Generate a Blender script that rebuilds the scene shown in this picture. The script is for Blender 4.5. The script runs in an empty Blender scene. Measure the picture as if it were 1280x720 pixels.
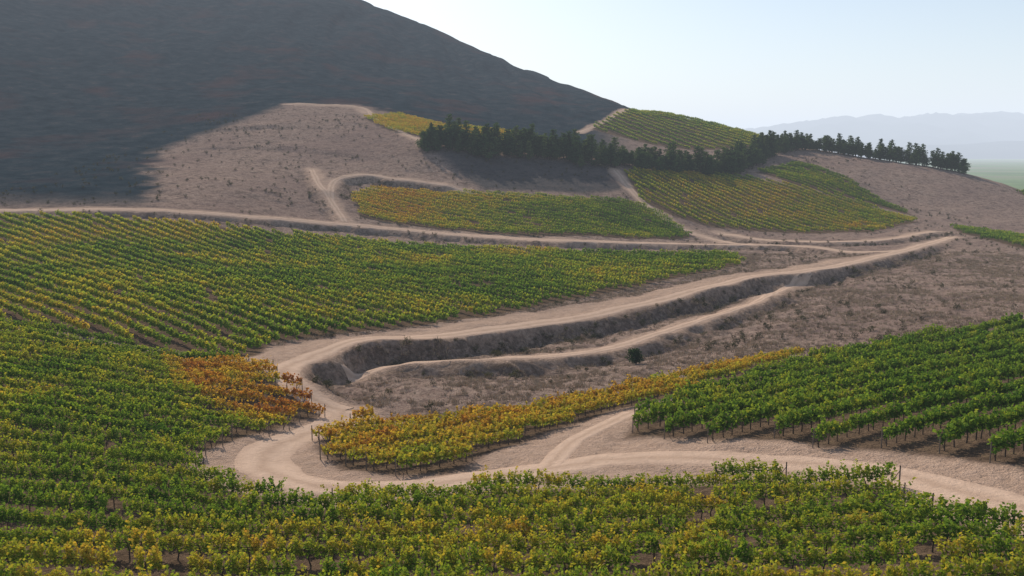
import bpy, math, random
import numpy as np
from mathutils import Vector
random.seed(7); rng=np.random.default_rng(7)
scene=bpy.context.scene
COL=scene.collection

# ------------------------------------------------------------------ helpers
def P2(s): return [tuple(float(v) for v in p.split(',')) for p in s.split()]
def P3(s): return np.array([[float(v) for v in p.split(',')] for p in s.split()])
def sstep(a,b,x):
    t=np.clip((x-a)/(b-a),0,1); return t*t*(3-2*t)
def hsh(ix,iy,seed):
    h=(ix.astype(np.int64)*374761393+iy.astype(np.int64)*668265263+seed*974634777)&0x7fffffff
    h=((h^(h>>13))*1274126177)&0x7fffffff
    return ((h^(h>>16))&0xffff)/65535.0
def vnoise(x,y,s,seed=0):
    x=np.asarray(x,float)/s; y=np.asarray(y,float)/s
    ix=np.floor(x);iy=np.floor(y);fx=x-ix;fy=y-iy
    fx=fx*fx*(3-2*fx);fy=fy*fy*(3-2*fy)
    a=hsh(ix,iy,seed);b=hsh(ix+1,iy,seed);c=hsh(ix,iy+1,seed);d=hsh(ix+1,iy+1,seed)
    return (a*(1-fx)+b*fx)*(1-fy)+(c*(1-fx)+d*fx)*fy
def fbm(x,y,s,seed=0,o=3):
    r=0;a=.5;t=0
    for i in range(o): r=r+a*vnoise(x,y,s/2**i,seed+i*17); t+=a; a*=.5
    return r/t

# ------------------------------------------------------------------ survey (world metres)
SPOT=P3("""-27.7,45,37.3 0.0,43,38.4 23.4,38,40.9 -32.3,53,36.5 -17.5,54,36.1 0.0,53,36.5 14.8,50,37.9 30.4,50,38.9
-38.7,64,35.5 -24.3,66,34.7 -2.5,66,34.7 21.1,62,36.3 -18.8,74,33.1 -6.8,80,32.5 -52.4,88,34.9 -39.3,96,32.6 -24.5,110,30.7
-8.8,118,29.7 5.9,105,30.0 -38.6,135,30.5 -6.1,165,28.6 54.5,230,29.0 72.4,285,29.4 -150.1,260,41.5 -49.8,290,34.1
-107.9,272,41.8 -99.2,170,35.5 -70.7,120,34.9 -56.6,140,33.3 -82.0,205,34.2 -35.5,205,30.4 2.1,230,29.0 14.7,145,26.9
23.0,118,29.7 44.9,135,29.2 67.6,160,29.5 40.6,170,27.6 -58.0,340,44.9 3.2,355,44.3 59.9,315,30.4 -21.7,300,33.2
32.2,325,36.8 -35.7,400,61.8 28.9,405,56.4 100.1,430,50.5 0.0,385,51.5 -130.1,430,67.6 -119.6,520,89.6 -66.2,390,56.6
-103.3,320,48.7 -165.3,1000,223.4 27.7,520,71.5 -24.7,700,114.9 -95.7,780,147.9 0.0,900,146.1 70.7,800,110.3 99.2,700,91.9
-46.8,480,76.9 -417.5,750,182.5 -325.3,850,198.9 -255.5,450,75.8 -178.5,370,56.8 -224.9,580,105.5 -178.0,310,49.0
-214.3,720,147.3 96.2,490,60.0 171.0,600,66.4 122.4,600,81.1 160.5,500,60.9 201.3,490,55.7 235.6,470,49.6 247.3,430,39.0
165.5,400,38.7 139.7,410,45.5 167.1,330,30.5 151.5,310,30.9 107.4,330,30.5 151.1,260,29.7 94.7,185,29.9 85.2,145,32.4
38.5,64,38.0 25.6,76,35.4 36.0,108,32.3 15.1,85,33.3 54.7,92,35.5
-60,0,39 0,0,40 60,0,43 -150,30,40 150,30,43 0,-150,38 -250,-150,40 250,-150,40 -250,100,40 -300,250,55 -380,400,95
-520,600,170 -600,900,270 -600,300,100 -600,0,60 -400,1000,275 -170,1300,170 100,1300,60 -600,1500,220 200,80,36 250,180,27
350,300,15 400,450,2 300,600,12 350,800,0 600,100,5 600,500,0 600,900,0 230,1000,10 600,-150,10 230,720,30 150,880,70
600,1500,0 200,1500,10""")
F1=P2("-180,253 -150,258 -129,261 -108,258 -82,263 -48,276 -10,274 27,266 67,262 63,242 45,224 26,205 10,188 -6,166 -20,153 -32,143 -38,136 -36,123 -37,120 -50,123 -75,127 -93,128 -150,140 -200,200")
F2=P2("-110,124 -89.9,124 -72.9,124 -48.8,120 -35.5,115 -29.3,104.8 -23.2,97.6 -21.2,93.6 -26,83 -28.3,73.5 -24.2,66 -15,59.5 -10.3,60 -2.5,62.3 7.6,63.2 18.3,62.5 26,58.2 24.2,53 26,48 27,43 23.7,36 22,22 -60,22 -95,60")
OR=P2("-44.9,113.3 -35.5,113.7 -28.0,105.6 -22.2,99.3 -19.0,94.0 -24.9,87.9 -30.2,89.8 -38.2,100.1")
F3=P2("-18.0,79.1 -19.0,85.5 -16,90 -7,92.6 6.3,101.8 21.5,115.5 35.5,127.5 45,133.5 43.6,129.3 26.0,107.7 17.7,100.0 11.7,96.3 4.9,87.3 -2.8,75.7 -5.2,69.6 -10.5,69.9 -14.2,71.5")
F4=P2("10.7,80.8 14.2,92 26.0,104 42,121 59.0,134 85.1,140 104.1,145 110,100 60,48 38.2,53.1 35.4,58.7 31.3,65.3 24.3,71.9 15.5,78.8")
F5=P2("-61,339 -51,349 -13,349 19,349 48,355 58,341 64,314 43,296 3,294 -33,303 -53,308")
F6=P2("50,397 80,424 108,418 130,401 153,386 163,355 133,326 106,327 78,332 62,342 52,358")
F6b=P2("118,433 149,462 161,428 169,371 154,390 130,403")
F7=P2("-78,472 -61,493 -33,462 0,472 0,426 -37,415 -58,436")
F8=P2("46,540 74,597 96,650 125,600 163,560 139,503 102,495 73,509")
F9=P2("172,346 185,320 215,300 200,262 160,272 165,324")
F10=P2("247,438 300,470 330,440 262,405")
RA=P2("155,311 118,266 90,236 75,222 62,214 47,200 32,185 19,173 6,160 -5,149 -15,139 -23,132 -27,123 -29,114 -28,106 -24,100 -19,97")
RB=P2("74,219 63,205 51,184 37,168 22,151 13,141 6,135 -5,128 -16,126 -23,119")
RC=P2("-190,262 -150,266 -112,271 -86,279 -51,295 -21,294 16,285 49,285 73,288 93,285 107,267 118,266")
RC2=P2("76,324 89,309 108,299 132,303 160,327")
RD=P2("-19,97 -19.0,92 -20.3,87 -22.5,79.3 -20.3,71 -14.5,65 -8,64.7 -2.6,66.8 2.7,69.2 8.4,71.4 14.5,70.5 22.8,65.6 27.5,60.5 30.8,50.8 32.4,44.7 33,20")
RD2=P2("2.7,69.5 6.0,80.6 9.8,87.6 13.1,93.7")
RE=P2("-56,297 -66,323 -73,338 -83,370")
RE2=P2("-66,323 -69,348 -61,361 -45,358 -19,353")
RF=P2("46,398 52,358 62,327 73,311 80,290")
RG=P2("-126,507 -85,504 -71,469 -40,407")
RG2=P2("-156,439 -124,451 -79,447")
RH=P2("40,527 60,566 84,633")
HT=P2("-112,277 -156,393 -148,439 -126,507 -87,518 -33,462 0,432 39,435 60,400 60,300 0,270 -60,262")
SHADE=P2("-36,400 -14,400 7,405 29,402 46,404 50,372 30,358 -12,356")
BARE=P2("-19,97 -21,92 -26,84.3 -29.5,75 -25,66 -15,59 -10,59.5 -2.5,61.5 7.6,62.5 18.3,62 25.6,57.8 24.3,52.5 26.0,48.0 27,43 23.7,30 40,30 40,50 36,60 32,66 25,73 16,80 12,84 10,92 18,99 12,97.5 5,89 -2,77 -5,70 -14,72 -18,79 -19,90 -16,95")
T1=P2("-39,402 -14,404 7,409 29,405 51,407 78,417 98,423 123,461 140,484")
T2=P2("146,491 163,508 180,504 201,490 218,480 233,465")

S=300.0; A=SPOT[:,:2]/S; n=len(A)
def phi(r2): return 0.5*r2*np.log(np.maximum(r2,1e-12))
K=phi(((A[:,None]-A[None])**2).sum(-1))+np.eye(n)*2e-5
Pm=np.c_[np.ones(n),A]
wt=np.linalg.solve(np.block([[K,Pm],[Pm.T,np.zeros((3,3))]]),np.r_[SPOT[:,2],0,0,0])
def tps(X,Y):
    q=np.stack([np.clip(X.ravel(),-600,600),np.clip(Y.ravel(),-150,1500)],1)/S
    out=np.zeros(len(q))
    for i in range(0,len(q),20000):
        b=q[i:i+20000]; out[i:i+20000]=phi(((b[:,None]-A[None])**2).sum(-1))@wt[:n]+wt[n]+b@wt[n+1:]
    return out.reshape(X.shape)
def polydist(path,X,Y,reach=40):
    """signed distance (+ = left of travel), arc length; inf where far"""
    p=np.array(path); sh=X.shape; x=X.ravel();y=Y.ravel()
    D=np.full(x.shape,1e9);SG=np.ones(x.shape);T=np.zeros(x.shape)
    m=np.where((x>p[:,0].min()-reach)&(x<p[:,0].max()+reach)&(y>p[:,1].min()-reach)&(y<p[:,1].max()+reach))[0]
    xx=x[m];yy=y[m];d=np.full(xx.shape,1e9);sg=np.ones(xx.shape);tt=np.zeros(xx.shape);acc=0
    for i in range(len(p)-1):
        a=p[i];v=p[i+1]-a;L=math.hypot(*v)
        t=np.clip(((xx-a[0])*v[0]+(yy-a[1])*v[1])/L**2,0,1)
        dx=xx-a[0]-t*v[0];dy=yy-a[1]-t*v[1];dd=np.hypot(dx,dy);c=v[0]*dy-v[1]*dx
        k=dd<d;d[k]=dd[k];sg[k]=np.where(c[k]>=0,1,-1);tt[k]=acc+t[k]*L;acc+=L
    D[m]=d;SG[m]=sg;T[m]=tt
    return D.reshape(sh),SG.reshape(sh),T.reshape(sh),acc
def inside(poly,X,Y):
    p=np.array(poly);r=np.zeros(X.shape,bool);j=len(p)-1
    for i in range(len(p)):
        c=((p[i,1]>Y)!=(p[j,1]>Y))&(X<(p[j,0]-p[i,0])*(Y-p[i,1])/(p[j,1]-p[i,1]+1e-12)+p[i,0]); r^=c; j=i
    return r
def polymask(poly,X,Y,soft=1.0):
    D,_,_,_=polydist(list(poly)+[poly[0]],X,Y,60)
    s=np.where(inside(poly,X,Y),D,-D); return sstep(-soft,soft,s)
def smooth_path(path,step=1.0):
    p=[np.array(q) for q in path];out=[]
    for i in range(len(p)-1):
        p0=p[max(i-1,0)];p1=p[i];p2=p[i+1];p3=p[min(i+2,len(p)-1)]
        L=np.hypot(*(p2-p1));m=max(2,int(L/step))
        for k in range(m):
            t=k/m;out.append(.5*((2*p1)+(-p0+p2)*t+(2*p0-5*p1+4*p2-p3)*t*t+(-p0+3*p1-3*p2+p3)*t**3))
    out.append(p[-1]);return np.array(out)
RAs,RBs,RCs,RDs=[smooth_path(r,3) for r in (RA,RB,RC,RD)]

# ------------------------------------------------------------------ terrain grid
def axis(segs,lo,hi):
    a=[segs[0][0]]
    for s,e,st in segs: a+=list(np.linspace(s,e,int(round((e-s)/st))+1)[1:])
    st=segs[-1][2];v=a[-1]
    while v<hi: st*=1.22;v+=st;a.append(v)
    st=segs[0][2];v=a[0];pre=[]
    while v>lo: st*=1.22;v-=st;pre.append(v)
    return np.array(pre[::-1]+a)
xs=axis([(-600,-200,5),(-200,-60,1.8),(-60,60,.65),(60,200,1.3),(200,420,4)],-15000,30000)
ys=axis([(-60,25,5),(25,170,.65),(170,360,1.2),(360,560,2.2),(560,1200,6)],-9000,40000)
X,Y=np.meshgrid(xs,ys)
Z=tps(X,Y)
out=np.maximum(np.maximum(np.abs(X)-600,0),np.maximum(Y-1500,0)+np.maximum(-150-Y,0))
Z=Z*np.exp(-(out/700.0)**2)
Z=np.where(out>0,np.maximum(Z,0),Z)
bank=np.zeros(X.shape)
wobd=(fbm(X,Y,5,61,3)-.5)*2
def bench(path,side,h,wr,wb,run=14,f0=15,f1=12):
    global Z,bank
    D,SG,T,L=polydist(path,X,Y,45); d=D*SG*side
    env=sstep(0,f0,T)*sstep(0,f1,L-T)
    hh=h*(.55+1.0*fbm(T,T*0,18,71,2)); dd=np.where(d>wr,np.maximum(wr,d+wobd*2.4),d)
    f=np.interp(dd,[-14,-wr,wr,wr+wb,wr+wb+run],[0,.5,.5,-.5,0])
    Z=Z+f*env*hh
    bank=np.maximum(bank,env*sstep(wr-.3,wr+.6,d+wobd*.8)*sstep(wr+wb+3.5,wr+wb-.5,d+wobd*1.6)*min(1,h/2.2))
bench(RAs,+1,2.7,2.5,3.0,10,70,10)
bench(RBs,+1,1.9,1.8,3.0,12,20,8)
bench(RCs,-1,1.3,2.4,2.0,8,60,30)
bench(smooth_path(RE2,3),-1,2.6,2,3.5,10,8,8)
bench(smooth_path(RC2,3),-1,1.5,2,2.5,8,8,8)
bench(smooth_path(RG2,3),-1,1.2,1.6,2,8,20,20)
bench(smooth_path(RG,3),+1,1.2,2,3,10,8,8)
bench(smooth_path(RE,3),+1,1.2,1.6,2.5,8,5,8)
bench(smooth_path(P2("-150,400 -120,408 -85,402 -58,392"),3),-1,.8,1.0,2,6,20,20)
bench(smooth_path(P2("-16,97 -5,100 8,110 22,123 36,134"),2),-1,.7,1.5,2.0,6,6,6)
rd=np.full(X.shape,1e9)
for r in (RAs,RBs,RCs,RDs,RC2,RD2,RE,RE2,RF,RG,RH):
    rd=np.minimum(rd,polydist(r,X,Y)[0])
soil=np.zeros(X.shape)
for f in [F1,F2,F3,F4,F5,F6,F6b,F7,F8,F9,F10]: soil=np.maximum(soil,polymask(f,X,Y,.8))
off=sstep(2.2,3.8,rd)
near=sstep(900,500,Y)
wild=1-soil
Z=Z+off*near*((fbm(X,Y,9,3)-.5)*(.5+.6*wild)+(fbm(X,Y,2.6,9,2)-.5)*(.2+.35*wild+.8*bank))
hillw=sstep(450,800,Y)*(out<=0)*sstep(1500,1200,Y)
Z=Z+hillw*((fbm(X,Y,90,5,5)-.5)*9)
gl=1-np.abs(fbm(X*1.0+Y*.18,Y*.16,38,91,3)*2-1)
Z=Z-hillw*sstep(.75,1,gl)*3.0
def hz(x,y):
    x=np.asarray(x,float);y=np.asarray(y,float)
    i=np.clip(np.searchsorted(xs,x)-1,0,len(xs)-2);j=np.clip(np.searchsorted(ys,y)-1,0,len(ys)-2)
    fx=(x-xs[i])/(xs[i+1]-xs[i]);fy=(y-ys[j])/(ys[j+1]-ys[j])
    return (Z[j,i]*(1-fx)+Z[j,i+1]*fx)*(1-fy)+(Z[j+1,i]*(1-fx)+Z[j+1,i+1]*fx)*fy

# ground cover masks
wob=(fbm(X,Y,7,21)-.5)*2
dirt=sstep(4.6,2.0,rd+wob*1.3)
dirt=np.maximum(dirt,polymask(BARE,X,Y,1.2))
D1,S1,_,_=polydist(RAs,X,Y)
dirt=np.maximum(dirt,sstep(13,8,D1+wob*1.5)*(S1<0)*sstep(265,245,Y)*(1-soil))
dirt=dirt*(1-soil*.9)
ht=polymask(HT,X+wob*6,Y+wob*8,6)
scrub_shade=sstep(255,300,Y+X*0)*(1-ht)
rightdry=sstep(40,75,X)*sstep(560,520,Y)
scrub_shade=scrub_shade*(1-rightdry)
scrub_shade=np.maximum(scrub_shade,.75*polymask(SHADE,X,Y,4))*(1-soil)  # tree shade below the belt painted in with the dark scrub colour
scrub_shade=np.clip(scrub_shade*sstep(-3,3,(Z-40)),0,1)*(1-dirt)
plain=sstep(14,3,Z)*sstep(150,300,X)+sstep(1200,1700,Y+np.maximum(X,0))
plain=np.clip(plain*sstep(40,10,Z),0,1)

ny,nx=X.shape
idx=np.arange(nx*ny).reshape(ny,nx)
faces=np.stack([idx[:-1,:-1],idx[:-1,1:],idx[1:,1:],idx[1:,:-1]],-1).reshape(-1,4)
def mesh_np(name,verts,faces,smooth=False):
    me=bpy.data.meshes.new(name);verts=np.asarray(verts,np.float32);faces=np.asarray(faces,np.int32);k=faces.shape[1]
    me.vertices.add(len(verts));me.vertices.foreach_set('co',verts.ravel())
    me.loops.add(faces.size);me.loops.foreach_set('vertex_index',faces.ravel())
    me.polygons.add(len(faces));me.polygons.foreach_set('loop_start',np.arange(len(faces),dtype=np.int32)*k)
    me.update(calc_edges=True);me.validate()
    if smooth: me.polygons.foreach_set('use_smooth',np.ones(len(me.polygons),bool))
    return me
def fattr(me,name,vals,dom='POINT'):
    a=me.attributes.new(name,'FLOAT',dom);a.data.foreach_set('value',np.asarray(vals,np.float32).ravel())
def link(name,data):
    o=bpy.data.objects.new(name,data);COL.objects.link(o);return o

# ------------------------------------------------------------------ materials
class NT:
    def __init__(s,name):
        s.m=bpy.data.materials.new(name);s.m.use_nodes=True;s.t=s.m.node_tree;s.t.nodes.clear()
        s.o=s.n('ShaderNodeOutputMaterial')
    def n(s,typ,**kw):
        x=s.t.nodes.new(typ)
        for k,v in kw.items(): setattr(x,k,v)
        return x
    def l(s,a,b): s.t.links.new(a,b)
    def noise(s,vec,scale,detail=4,rough=.6):
        x=s.n('ShaderNodeTexNoise');x.inputs['Scale'].default_value=scale;x.inputs['Detail'].default_value=detail;x.inputs['Roughness'].default_value=rough
        s.l(vec,x.inputs['Vector']);return x.outputs['Fac']
    def ramp(s,fac,stops):
        x=s.n('ShaderNodeValToRGB');e=x.color_ramp.elements
        while len(e)<len(stops): e.new(.5)
        for i,(p,c) in enumerate(stops): e[i].position=p;e[i].color=(*c,1) if len(c)==3 else c
        s.l(fac,x.inputs[0]);return x.outputs[0]
    def mix(s,f,a,b,mode='MIX'):
        x=s.n('ShaderNodeMix',data_type='RGBA',blend_type=mode)
        for sock,v in ((x.inputs[0],f),(x.inputs[6],a),(x.inputs[7],b)):
            if isinstance(v,(int,float)): sock.default_value=v
            elif isinstance(v,tuple): sock.default_value=(*v,1)
            else: s.l(v,sock)
        return x.outputs[2]
    def math(s,op,a,b=0.0,clamp=False):
        x=s.n('ShaderNodeMath',operation=op,use_clamp=clamp)
        for i,v in enumerate((a,b)):
            if isinstance(v,(int,float)): x.inputs[i].default_value=v
            else: s.l(v,x.inputs[i])
        return x.outputs[0]
    def attr(s,name,typ='GEOMETRY'):
        x=s.n('ShaderNodeAttribute',attribute_name=name,attribute_type=typ);return x.outputs['Fac']
    def pos(s): return s.n('ShaderNodeNewGeometry').outputs['Position']
    def diffuse(s,col,bump=None,bs=.3,bd=.2):
        b=s.n('ShaderNodeBsdfDiffuse');b.inputs['Roughness'].default_value=0
        s.l(col,b.inputs['Color'])
        if bump is not None:
            bb=s.n('ShaderNodeBump');bb.inputs['Strength'].default_value=bs;bb.inputs['Distance'].default_value=bd
            s.l(bump,bb.inputs['Height']);s.l(bb.outputs[0],b.inputs['Normal'])
        s.l(b.outputs[0],s.o.inputs[0]);return b

def ground_mat():
    t=NT('ground_material');p=t.pos()
    n1=t.noise(p,.12,6,.65);n2=t.noise(p,.9,6,.74);n3=t.noise(p,3.2,3,.7);n4=t.noise(p,.02,4,.6);n5=t.noise(p,.3,5,.75)
    dry=t.ramp(n2,[(.34,(.11,.073,.056)),(.5,(.26,.180,.140)),(.64,(.44,.325,.25))])
    dry=t.mix(t.math('MULTIPLY',n1,.5),dry,(.30,.19,.155))
    dry=t.mix(t.ramp(n3,[(.46,(0,0,0)),(.60,(.55,.55,.55))]),dry,(.46,.35,.27))
    dry=t.mix(t.ramp(n5,[(.49,(0,0,0)),(.62,(.65,.65,.65))]),dry,(.105,.074,.056))
    dry=t.mix(t.ramp(n4,[(.45,(0,0,0)),(.65,(.4,.4,.4))]),dry,(.20,.135,.115))
    dirt=t.ramp(n2,[(.3,(.40,.27,.195)),(.6,(.54,.38,.285)),(.8,(.60,.44,.33))])
    dirt=t.mix(t.math('MULTIPLY',n1,.45),dirt,(.38,.255,.185))
    dirt=t.mix(t.ramp(n5,[(.53,(0,0,0)),(.70,(.45,.45,.45))]),dirt,(.29,.20,.145))
    soil=t.ramp(n2,[(.3,(.07,.048,.032)),(.6,(.18,.12,.078)),(.75,(.14,.13,.05))])
    scr_haze=t.ramp(n1,[(.3,(.012,.024,.033)),(.5,(.026,.042,.053)),(.62,(.044,.054,.062)),(.75,(.090,.076,.076))])  # hill scrub, with distance haze painted in as a blue-grey tint
    scr_haze=t.mix(t.ramp(n4,[(.52,(0,0,0)),(.70,(.65,.65,.65))]),scr_haze,(.095,.048,.046))
    scr_haze=t.mix(t.ramp(n2,[(.5,(0,0,0)),(.7,(.6,.6,.6))]),scr_haze,(.010,.018,.022))
    nf=t.noise(p,.0022,3,.6)
    pl=t.ramp(nf,[(.35,(.10,.15,.05)),(.5,(.15,.22,.07)),(.62,(.20,.19,.11)),(.7,(.09,.17,.05))])
    c=t.mix(t.attr('scrub_shade'),dry,scr_haze)
    c=t.mix(t.attr('dirt'),c,dirt)
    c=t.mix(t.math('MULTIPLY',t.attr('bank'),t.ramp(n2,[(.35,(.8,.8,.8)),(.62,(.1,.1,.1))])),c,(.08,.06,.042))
    c=t.mix(t.attr('soil'),c,soil)
    c=t.mix(t.attr('plain'),c,pl)
    h=t.math('ADD',n2,t.math('MULTIPLY',n3,.5))
    t.diffuse(c,h,.9,.8);return t.m
def road_mat():
    t=NT('dirt_road_material');p=t.pos()
    uv=t.attr('across');n1=t.noise(p,.25,5,.65);n2=t.noise(p,2.0,5,.7);n5=t.noise(p,.3,5,.75)
    a=t.math('ADD',uv,t.math('MULTIPLY',t.math('SUBTRACT',n1,.5),.5))
    c=t.ramp(a,[(.02,(.46,.32,.235)),(.24,(.60,.43,.32)),(.34,(.57,.41,.305)),(.5,(.42,.29,.21)),(.66,(.57,.41,.305)),(.76,(.60,.43,.32)),(.98,(.46,.32,.235))])
    c=t.mix(t.math('MULTIPLY',n2,.75),c,(.42,.29,.21))
    c=t.mix(t.ramp(n5,[(.50,(0,0,0)),(.68,(.45,.45,.45))]),c,(.33,.225,.165))
    t.diffuse(c,n2,.7,.25);return t.m
def leaf_mat(name,stops,trans=.38,k=.42):
    t=NT(name);p=t.pos()
    lr=t.attr('lr');au=t.attr('autumn','INSTANCER');n=t.noise(p,.6,3,.6)
    f=t.math('ADD',au,t.math('MULTIPLY',t.math('SUBTRACT',lr,.5),k))
    f=t.math('ADD',f,t.math('MULTIPLY',t.math('SUBTRACT',n,.5),.4),True)
    c=t.ramp(f,stops)
    d=t.n('ShaderNodeBsdfDiffuse');tr=t.n('ShaderNodeBsdfTranslucent');mx=t.n('ShaderNodeMixShader');mx.inputs[0].default_value=trans
    c2=t.mix(1.0,c,(1.35,1.3,.55),'MULTIPLY')
    t.l(c,d.inputs[0]);t.l(c2,tr.inputs[0]);t.l(d.outputs[0],mx.inputs[1]);t.l(tr.outputs[0],mx.inputs[2]);t.l(mx.outputs[0],t.o.inputs[0])
    return t.m
def plain_mat(name,c1,c2,sc):
    t=NT(name);n=t.noise(t.pos(),sc,4,.6);t.diffuse(t.ramp(n,[(.3,c1),(.7,c2)]));return t.m
M_ground=ground_mat();M_road=road_mat()
M_vine=leaf_mat('vine_leaf',[(0,(.045,.105,.022)),(.18,(.10,.19,.032)),(.36,(.21,.30,.045)),(.52,(.39,.38,.055)),(.68,(.55,.38,.065)),(.86,(.48,.23,.06)),(1,(.34,.12,.05))],.38,.5)
M_tree=leaf_mat('tree_foliage',[(0,(.028,.055,.030)),(.5,(.065,.11,.05)),(1,(.13,.16,.07))],.25,.6)
M_scrub=leaf_mat('scrub_foliage',[(0,(.03,.035,.02)),(.5,(.07,.07,.04)),(1,(.15,.13,.08))],.15,.6)
M_bark=plain_mat('bark',(.05,.038,.03),(.12,.09,.07),6)
M_post=plain_mat('post_wood',(.12,.10,.08),(.22,.18,.15),5)
M_straw=plain_mat('straw',(.26,.19,.125),(.52,.40,.28),.5)
def mtn_mat():
    t=NT('mountain_material');n=t.noise(t.pos(),.0016,6,.65)
    t.diffuse(t.ramp(n,[(.35,(.02,.028,.04)),(.6,(.05,.055,.06)),(.75,(.09,.08,.075))]));return t.m

# ------------------------------------------------------------------ ground, roads, mountains
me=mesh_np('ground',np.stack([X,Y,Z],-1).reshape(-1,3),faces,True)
for k,v in (('scrub_shade',scrub_shade),('dirt',dirt),('soil',soil),('plain',plain),('bank',bank*(1-soil))): fattr(me,k,v)
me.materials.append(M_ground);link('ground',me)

def road(path,w):
    p=smooth_path(path,1.0);t=np.gradient(p,axis=0);t/=np.linalg.norm(t,axis=1)[:,None]+1e-9
    nrm=np.stack([-t[:,1],t[:,0]],1);m=len(p);k=9
    u=np.linspace(-1,1,k)
    wl=w*.5*(.8+.55*fbm(p[:,0],p[:,1],4,33));wr_=w*.5*(.8+.55*fbm(p[:,0],p[:,1],4,133))
    off_=np.where(u[None,:]<0,u[None,:]*wl[:,None],u[None,:]*wr_[:,None])
    V=p[:,None,:]+nrm[:,None,:]*off_[...,None]
    z=hz(V[...,0],V[...,1]);o=np.where(np.abs(u)>.99,-.12,.075)-.03*np.exp(-((np.abs(u)-.45)/.15)**2)
    z=z+o[None,:]
    V=np.concatenate([V,z[...,None]],-1).reshape(-1,3)
    id_=np.arange(m*k).reshape(m,k)
    f=np.stack([id_[:-1,:-1],id_[1:,:-1],id_[1:,1:],id_[:-1,1:]],-1).reshape(-1,4)
    me=mesh_np('dirt_road',V,f[:,::-1],True);fattr(me,'across',np.tile((u+1)/2,(m,1)));me.materials.append(M_road);link('dirt_road',me)
for r,w in ((RA,4.2),(RB,2.6),(RC,4.0),(RD,5.0),(RC2,3.0),(RD2,2.4),(RE,2.6),(RE2,2.8),(RF,3.2),(RG,2.4),(RH,3.4)): road(r,w)

def mountains():
    mx=np.linspace(-9000,26000,560);my=np.linspace(7500,17000,90);MX,MY=np.meshgrid(mx,my)
    rid=lambda s,seed:1-np.abs(fbm(MX,MY,s,seed,5)*2-1)
    prof=np.exp(-((MY-12500)/2300)**2)*(300+230*vnoise(MX,MY*0,2600,4)+330*(rid(1500,41)-.6)+170*(rid(600,11)-.6))
    prof+=np.exp(-((MY-8900)/700)**2)*(60+150*vnoise(MX,MY*0,2200,8)*rid(1500,77))
    z=prof*(.45+.55*sstep(1800,5200,MX))*1.05-30
    i=np.arange(mx.size*my.size).reshape(my.size,mx.size)
    f=np.stack([i[:-1,:-1],i[:-1,1:],i[1:,1:],i[1:,:-1]],-1).reshape(-1,4)
    me=mesh_np('mountains',np.stack([MX,MY,z],-1).reshape(-1,3),f,True);me.materials.append(mtn_mat());link('mountains',me)
mountains()

# ------------------------------------------------------------------ prototypes (foliage as many small leaf faces)
def quads(c,size,seed=0):
    r=np.random.default_rng(seed);N=len(c);size=np.broadcast_to(size,(N,))
    a=r.normal(size=(N,3));a/=np.linalg.norm(a,axis=1)[:,None]
    b=r.normal(size=(N,3));b-=(a*b).sum(1)[:,None]*a;b/=np.linalg.norm(b,axis=1)[:,None]
    s=size[:,None]*.5
    v=np.stack([c-a*s,c+b*s*.8,c+a*s*1.1,c-b*s*.8],1)
    return v.reshape(-1,3),np.arange(N*4).reshape(N,4)
def tube(p0,p1,r0,r1,k=5):
    p0=Vector(p0);p1=Vector(p1);d=(p1-p0).normalized();a=d.orthogonal().normalized();b=d.cross(a)
    v=[]
    for p,r in ((p0,r0),(p1,r1)):
        for i in range(k):
            an=2*math.pi*i/k;v.append(tuple(p+(a*math.cos(an)+b*math.sin(an))*r))
    return v,[(i,(i+1)%k,k+(i+1)%k,k+i) for i in range(k)]
def build(name,parts,mats):
    V=[];Fc=[];mi=[];lr=[];o=0
    for v,f,m,l in parts:
        v=np.asarray(v);f=np.asarray(f);V.append(v);Fc.append(f+o);o+=len(v);mi+= [m]*len(f);lr.append(np.broadcast_to(l,(len(f),)))
    me=mesh_np(name,np.concatenate(V),np.concatenate(Fc))
    for m in mats: me.materials.append(m)
    me.polygons.foreach_set('material_index',np.array(mi,np.int32));fattr(me,'lr',np.concatenate(lr),'FACE');me.update()
    return bpy.data.objects.new(name,me)
def vine(name,L,nshoot,nleaf,ls,seed,stems=True,lean_=.42):
    r=np.random.default_rng(seed);C=[];lr=[]
    for s in range(nshoot):
        x=-L/2+L*(s+r.random())/nshoot;side=r.choice([-1,1]);lean=r.uniform(.02,lean_)*side;h=r.uniform(.85,1.15);hb=r.uniform(.45,.78)
        if r.random()<.12: h*=1.3;lean*=1.5
        droop=r.uniform(0,.75);dx=r.normal()*.3
        t=r.random(nleaf)**.8
        px=x+dx*t+r.normal(size=nleaf)*.07;py=lean*t+r.normal(size=nleaf)*.09
        pz=hb+h*(t-droop*t**3*abs(lean)*1.4)+r.normal(size=nleaf)*.07
        C.append(np.stack([px,py,pz],1));lr.append(np.clip(r.random(nleaf)*.45+t*.45+r.random()*.15,0,1))  # tone rises toward shoot tips, painting sunlit tops and shaded lower leaves
    C=np.concatenate(C);v,f=quads(C,r.uniform(ls*.75,ls*1.25,len(C)),seed)
    parts=[(v,f,0,np.concatenate(lr))]
    if stems:
        x=-L/2+.4
        while x<L/2:
            j=r.normal()*.06
            v,f=tube((x,0,-.15),(x+j,j,.5),.05,.04);parts.append((v,f,1,.5));v,f=tube((x+j,j,.5),(x+.1,0,.95),.04,.03);parts.append((v,f,1,.5));x+=1.2
        v,f=tube((-L/2,0,.9),(L/2,0,.93),.025,.025,4);parts.append((v,f,1,.5))
    return build(name,parts,[M_vine,M_bark])
def coll(name,objs):
    c=bpy.data.collections.new(name)
    for o in objs:c.objects.link(o)
    return c
C0=coll('vine_near',[vine('vn_%d'%i,1.5,17,24,.17,100+i,True,.36) for i in range(6)])
C1=coll('vine_mid',[vine('vm_%d'%i,2.4,22,12,.27,200+i,True,.36) for i in range(6)])
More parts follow.
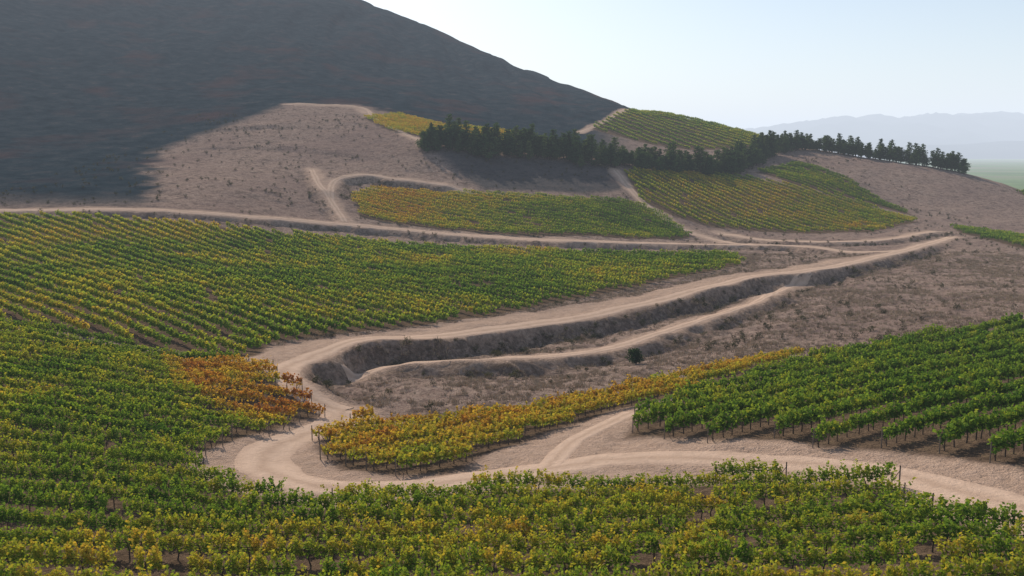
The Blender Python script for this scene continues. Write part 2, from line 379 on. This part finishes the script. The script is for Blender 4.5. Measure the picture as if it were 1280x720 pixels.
C2=coll('vine_far',[vine('vf_%d'%i,4.0,26,6,.42,300+i,False,.25) for i in range(6)])
def tree(name,h,seed,wide=1.0,size=.55,mat=None):
    r=np.random.default_rng(seed);parts=[]
    lean=r.normal(size=2)*.35
    v,f=tube((0,0,-.5),(lean[0]*.5,lean[1]*.5,h*.5),.24,.15,7);parts.append((v,f,1,.5))
    v,f=tube((lean[0]*.5,lean[1]*.5,h*.5),(lean[0],lean[1],h*.93),.15,.04,6);parts.append((v,f,1,.5))
    C=[];lr=[]
    nb=int(24+h*1.1)
    for i in range(nb):
        t=.14+.82*(i+r.random())/nb;z=h*t;an=i*2.4+r.normal()*.6
        rad=wide*h*.24*(1-t)**.6*min(1,(t-.06)/.16)*r.uniform(.35,1.35)+.25
        up=r.uniform(-.1,.45)*rad
        e=(lean[0]*t+math.cos(an)*rad,lean[1]*t+math.sin(an)*rad,z+up)
        v,f=tube((lean[0]*t,lean[1]*t,z-.2),e,.06,.02,4);parts.append((v,f,1,.5))
        n_=int(14+rad*11);u=r.random(n_)**.6
        c=np.outer(1-u,[lean[0]*t,lean[1]*t,z-.2])+np.outer(u,e)+r.normal(size=(n_,3))*[.34,.34,.22]*(.6+rad*.25)
        C.append(c);lr.append(np.clip(.1+.6*r.random()+.3*r.random(n_),0,1))
    C=np.concatenate(C);v,f=quads(C,r.uniform(size*.6,size*1.2,len(C)),seed+1)
    parts.insert(0,(v,f,0,np.concatenate(lr)))
    return build(name,parts,[mat or M_tree,M_bark])
CT=coll('tree_kinds',[tree('tk_%d'%i,h,400+i,w) for i,(h,w) in enumerate([(11,1.1),(9,1.5),(12.5,.95),(8,1.6),(10,1.25),(13.5,.85)])])
def shrub(name,seed):
    r=np.random.default_rng(seed);C=[];parts=[]
    for i in range(9):
        an=r.random()*6.28;e=np.array([math.cos(an)*r.uniform(.1,.55),math.sin(an)*r.uniform(.1,.55),r.uniform(.25,.75)])
        v,f=tube((0,0,-.1),tuple(e),.02,.008,4);parts.append((v,f,1,.5));C.append(e+r.normal(size=(11,3))*.13)
    C=np.concatenate(C);v,f=quads(C,r.uniform(.10,.2,len(C)),seed);parts.insert(0,(v,f,0,r.random(len(f))))
    return build(name,parts,[M_scrub,M_bark])
CS=coll('shrub_kinds',[shrub('sh_%d'%i,700+i) for i in range(4)])
def tuft(name,seed,k=16,h=.38):
    r=np.random.default_rng(seed);V=[];Fc=[]
    for i in range(k):
        an=r.random()*6.28;b=np.array([r.normal()*.16,r.normal()*.16,-.05]);d=np.array([math.cos(an),math.sin(an),0])*.035
        t=b+[r.normal()*.15,r.normal()*.15,h*r.uniform(.5,1.2)]
        V+=[b-d,b+d,t+d*.3,t-d*.3];Fc.append([4*i,4*i+1,4*i+2,4*i+3])
    return build(name,[(np.array(V),np.array(Fc),0,.5)],[M_straw])
CG=coll('tuft_kinds',[tuft('tf_%d'%i,500+i) for i in range(4)])
def post(name):
    v,f=tube((0,0,-.3),(.0,0,1.55),.05,.045,6);v2,f2=tube((0,0,1.2),(-.8,0,-.1),.03,.03,4)
    return build(name,[(v,f,0,.5),(v2,f2,0,.5)],[M_post])
CP=coll('post_kinds',[post('po_0')])

def instancer(name,pts,rots,scl,idx,aut,collection):
    if len(pts)==0: return
    me=bpy.data.meshes.new(name);pts=np.asarray(pts,np.float32);me.vertices.add(len(pts));me.vertices.foreach_set('co',pts.ravel())
    a=me.attributes.new('rot','FLOAT_VECTOR','POINT');a.data.foreach_set('vector',np.asarray(rots,np.float32).ravel())
    a=me.attributes.new('scl','FLOAT_VECTOR','POINT');a.data.foreach_set('vector',np.asarray(scl,np.float32).ravel())
    a=me.attributes.new('vi','INT','POINT');a.data.foreach_set('value',np.asarray(idx,np.int32).ravel())
    fattr(me,'autumn',aut)
    ob=link(name,me)
    g=bpy.data.node_groups.new(name+'_gn','GeometryNodeTree')
    g.interface.new_socket('Geometry',in_out='INPUT',socket_type='NodeSocketGeometry');g.interface.new_socket('Geometry',in_out='OUTPUT',socket_type='NodeSocketGeometry')
    N=g.nodes;i=N.new('NodeGroupInput');o=N.new('NodeGroupOutput');ip=N.new('GeometryNodeInstanceOnPoints');ci=N.new('GeometryNodeCollectionInfo')
    ci.inputs['Collection'].default_value=collection;ci.inputs['Separate Children'].default_value=True;ci.inputs['Reset Children'].default_value=True
    def na(nm,t):
        x=N.new('GeometryNodeInputNamedAttribute');x.data_type=t;x.inputs['Name'].default_value=nm
        return [q for q in x.outputs if q.enabled and q.name=='Attribute'][0]
    er=N.new('FunctionNodeEulerToRotation');L=g.links.new
    L(i.outputs[0],ip.inputs['Points']);L(ci.outputs[0],ip.inputs['Instance']);ip.inputs['Pick Instance'].default_value=True
    L(na('vi','INT'),ip.inputs['Instance Index']);L(na('rot','FLOAT_VECTOR'),er.inputs[0]);L(er.outputs[0],ip.inputs['Rotation']);L(na('scl','FLOAT_VECTOR'),ip.inputs['Scale'])
    L(ip.outputs[0],o.inputs[0])
    md=ob.modifiers.new('scatter','NODES');md.node_group=g
    return ob

posts=[]
def vineyard(poly,ang,spacing,lod,autf,vs=1.0,gap=.02,wid=1.0):
    """rows of vines clipped to a world-space block outline"""
    p=np.array(poly);a=math.radians(ang);d=np.array([math.cos(a),math.sin(a)]);nv=np.array([-d[1],d[0]])
    L={0:1.5,1:2.4,2:4.0}[lod];c={0:C0,1:C1,2:C2}[lod]
    us=p@d;vs_=p@nv;pts=[];rots=[];scl=[];idx=[]
    v=math.ceil(vs_.min()/spacing)*spacing
    while v<vs_.max():
        u=np.arange(us.min()+random.random()*L,us.max(),L*.97)
        q=u[:,None]*d+v*nv+nv*(vnoise(u,u*0+v,30,5)[:,None]-.5)*.5
        ok=inside(poly,q[:,0],q[:,1])
        z0=hz(*(q-d*L/2).T);z1=hz(*(q+d*L/2).T);zc=hz(*q.T)
        vig=.78+.44*fbm(q[:,0],q[:,1],5,88,2)
        kk=np.where(ok)[0]
        for j,i in enumerate(kk):
            if random.random()<gap: continue
            s=random.random()<.5;pitch=math.atan2(z1[i]-z0[i],L)
            pts.append((q[i,0],q[i,1],(z0[i]+z1[i]+2*zc[i])/4));rots.append((0,pitch if s else -pitch,a+(math.pi if s else 0)))
            hh=vs*vig[i]*random.uniform(.9,1.1);scl.append((1.06,wid*vs*vig[i]*random.uniform(.85,1.25),hh));idx.append(random.randrange(6))
            if lod<2:
                e=None
                if i==0 or not ok[i-1]: e=-1
                elif i==len(ok)-1 or not ok[i+1]: e=1
                if e:
                    w=q[i]+d*e*(L/2+.3);posts.append((w[0],w[1],float(hz(w[0],w[1])),a+(0 if e<0 else math.pi)+math.pi))
        v+=spacing
    P=np.array(pts);au=autf(P[:,0],P[:,1])+rng.normal(size=len(P))*.05
    instancer('vineyard',P,rots,scl,idx,np.clip(au,0,1),c)
nz=lambda x,y,s,seed:fbm(x,y,s,seed,3)-.5
vineyard(F1,-41,3.4,2,lambda x,y:.32+.5*nz(x,y,24,1)+.06*sstep(-40,-120,x),1.05)
mor=lambda x,y:np.maximum(polymask(OR,x,y,1.8)*.42,polymask(P2("-100,124 -62,119 -52,112 -60,104 -100,108"),x,y,4)*.2)
fa=lambda x,y:.33+.5*nz(x,y,11,2)+mor(x,y)+.05*sstep(0,20,x)
def clip_y(poly,y0,keep_above):
    out=[];m=len(poly)
    for i in range(m):
        a=poly[i];b=poly[(i+1)%m];ia=(a[1]>=y0)==keep_above;ib=(b[1]>=y0)==keep_above
        if ia: out.append(a)
        if ia!=ib:
            t=(y0-a[1])/(b[1]-a[1]);out.append((a[0]+t*(b[0]-a[0]),y0))
    return out
vineyard(clip_y(F2,78,False),-8,3.2,0,fa,1.0,.03,.9)
vineyard(clip_y(F2,78,True),-8,3.2,1,fa,1.0,.02,.9)
vineyard(F3,37,2.8,1,lambda x,y:.56+.35*nz(x,y,9,3),.95,.01,1.15)
vineyard(F4,31,4.3,1,lambda x,y:.23+.3*nz(x,y,14,4),1.2,.005,1.05)
vineyard(F5,-24,3.5,2,lambda x,y:.56-.28*sstep(-50,20,x)+.45*nz(x,y,20,5))
vineyard(F6,-62,3.7,2,lambda x,y:.42+.5*nz(x,y,26,6))
vineyard(F6b,-60,3.6,2,lambda x,y:.28+.3*nz(x,y,20,7))
vineyard(F7,-20,3.3,2,lambda x,y:.56+.2*nz(x,y,20,8))
vineyard(F8,-64,6.0,2,lambda x,y:.32+.2*nz(x,y,20,9),1.1,.0,1.2)
vineyard(F9,-40,3.3,2,lambda x,y:.25+.2*nz(x,y,20,10))
vineyard(F10,-40,3.3,2,lambda x,y:.25+.2*nz(x,y,20,10))
pp=np.array(posts)
instancer('vineyard_posts',pp[:,:3],np.c_[np.zeros((len(pp),2)),pp[:,3]],np.ones((len(pp),3)),np.zeros(len(pp)),np.zeros(len(pp)),CP)

# tree belt on the ridge
def belt(path,step,wid,smin,smax,k_=2):
    p=smooth_path(path,step);o=[]
    for q in p:
        for k in range(k_):
            w=q+rng.normal(size=2)*[1.8,wid];o.append((w[0],w[1],float(hz(w[0],w[1])),rng.uniform(smin,smax)))
    return o
tr=belt(T1,2.0,4.5,.45,1.05,3)+belt(T1[:4],3.4,2.0,.8,1.2,1)+belt(T2,1.7,4,.35,.9,3)
tr=np.array(tr);N_=len(tr)
instancer('tree_row',tr[:,:3],np.c_[np.zeros((N_,2)),rng.uniform(0,6.28,N_)],tr[:,3:4]*np.array([[1.2,1.2,1]]),rng.integers(0,6,N_),rng.uniform(.25,.8,N_),CT)

b=tree('bush',2.4,901,2.3,.34);b.name='bush';COL.objects.link(b);b.location=(19.4,135.5,float(hz(19.4,135.5)));b.data.name='bush'

# dry grass tufts and low scrub on the uncultivated ground
def samp(Fd,x,y):
    i=np.clip(np.searchsorted(xs,x)-1,0,len(xs)-2);j=np.clip(np.searchsorted(ys,y)-1,0,len(ys)-2);return Fd[j,i]
NG=80000
gx=rng.uniform(-45,150,NG);gy=rng.uniform(60,270,NG)
keep=(samp(soil,gx,gy)<.05)&(samp(dirt,gx,gy)<.35)&(rng.random(NG)<(.15+.85*sstep(.4,.65,fbm(gx,gy,6,55))))
gx=gx[keep];gy=gy[keep];N_=len(gx)
instancer('dry_grass',np.c_[gx,gy,hz(gx,gy)],np.c_[np.zeros((N_,2)),rng.uniform(0,6.28,N_)],np.repeat(rng.uniform(.5,1.4,(N_,1)),3,1),rng.integers(0,4,N_),np.zeros(N_),CG)
NG=60000
gx=rng.uniform(-170,190,NG);gy=rng.uniform(90,480,NG)
pr=.02+.10*sstep(.5,.7,fbm(gx,gy,14,155))+.3*samp(bank,gx,gy)
keep=(samp(soil,gx,gy)<.05)&(samp(rd,gx,gy)>3.0)&(samp(dirt,gx,gy)<.5)&(rng.random(NG)<pr)
gx=gx[keep];gy=gy[keep];N_=len(gx)
instancer('scrub_bushes',np.c_[gx,gy,hz(gx,gy)],np.c_[np.zeros((N_,2)),rng.uniform(0,6.28,N_)],np.repeat(rng.uniform(.4,1.3,(N_,1)),3,1),rng.integers(0,4,N_),rng.uniform(.2,.8,N_),CS)

# ------------------------------------------------------------------ haze: absorbing box over the valley, its glow stands in for sunlit air
def haze():
    v=[(x,y,z) for z in (-80,800) for x,y in ((-14000,-8000),(29000,-8000),(29000,38000),(-14000,38000))]
    me=mesh_np('haze',v,[(0,3,2,1),(4,5,6,7),(0,1,5,4),(1,2,6,5),(2,3,7,6),(3,0,4,7)])
    m=bpy.data.materials.new('valley_haze');m.use_nodes=True;t=m.node_tree;t.nodes.clear();o=t.nodes.new('ShaderNodeOutputMaterial')
    sg=.000125
    ab=t.nodes.new('ShaderNodeVolumeAbsorption');ab.inputs['Color'].default_value=(0,0,0,1);ab.inputs['Density'].default_value=sg
    em=t.nodes.new('ShaderNodeEmission');em.inputs[0].default_value=(.80,.88,1.0,1);em.inputs[1].default_value=sg
    ad=t.nodes.new('ShaderNodeAddShader');t.links.new(ab.outputs[0],ad.inputs[0]);t.links.new(em.outputs[0],ad.inputs[1]);t.links.new(ad.outputs[0],o.inputs['Volume'])
    me.materials.append(m);link('haze',me)
haze()

# ------------------------------------------------------------------ light, sky, camera
EL=33;AZ=-24
w=bpy.data.worlds.new('World');scene.world=w;w.use_nodes=True;t=w.node_tree
sk=t.nodes.new('ShaderNodeTexSky');sk.sky_type='NISHITA';sk.sun_disc=False;sk.sun_elevation=math.radians(EL);sk.sun_rotation=math.radians(AZ);sk.air_density=1;sk.dust_density=1.0;sk.altitude=100
bg=t.nodes['Background'];bg.inputs[1].default_value=.125;t.links.new(sk.outputs[0],bg.inputs[0])
L=bpy.data.lights.new('sun','SUN');L.energy=5.0;L.angle=math.radians(.5);L.color=(1,.92,.80)
lo=link('sun',L);a=math.radians(AZ);e=math.radians(EL)
sd=Vector((math.sin(a)*math.cos(e),math.cos(a)*math.cos(e),math.sin(e)))
lo.rotation_euler=(-sd).to_track_quat('-Z','Y').to_euler()
cam=bpy.data.cameras.new('camera');co=link('camera',cam);co.location=(0,0,60);co.rotation_euler=(math.radians(90-8.72),0,0)
cam.sensor_width=36;cam.lens=31.16;cam.clip_start=.5;cam.clip_end=80000
scene.camera=co
scene.view_settings.view_transform='Standard';scene.view_settings.look='None';scene.view_settings.exposure=0
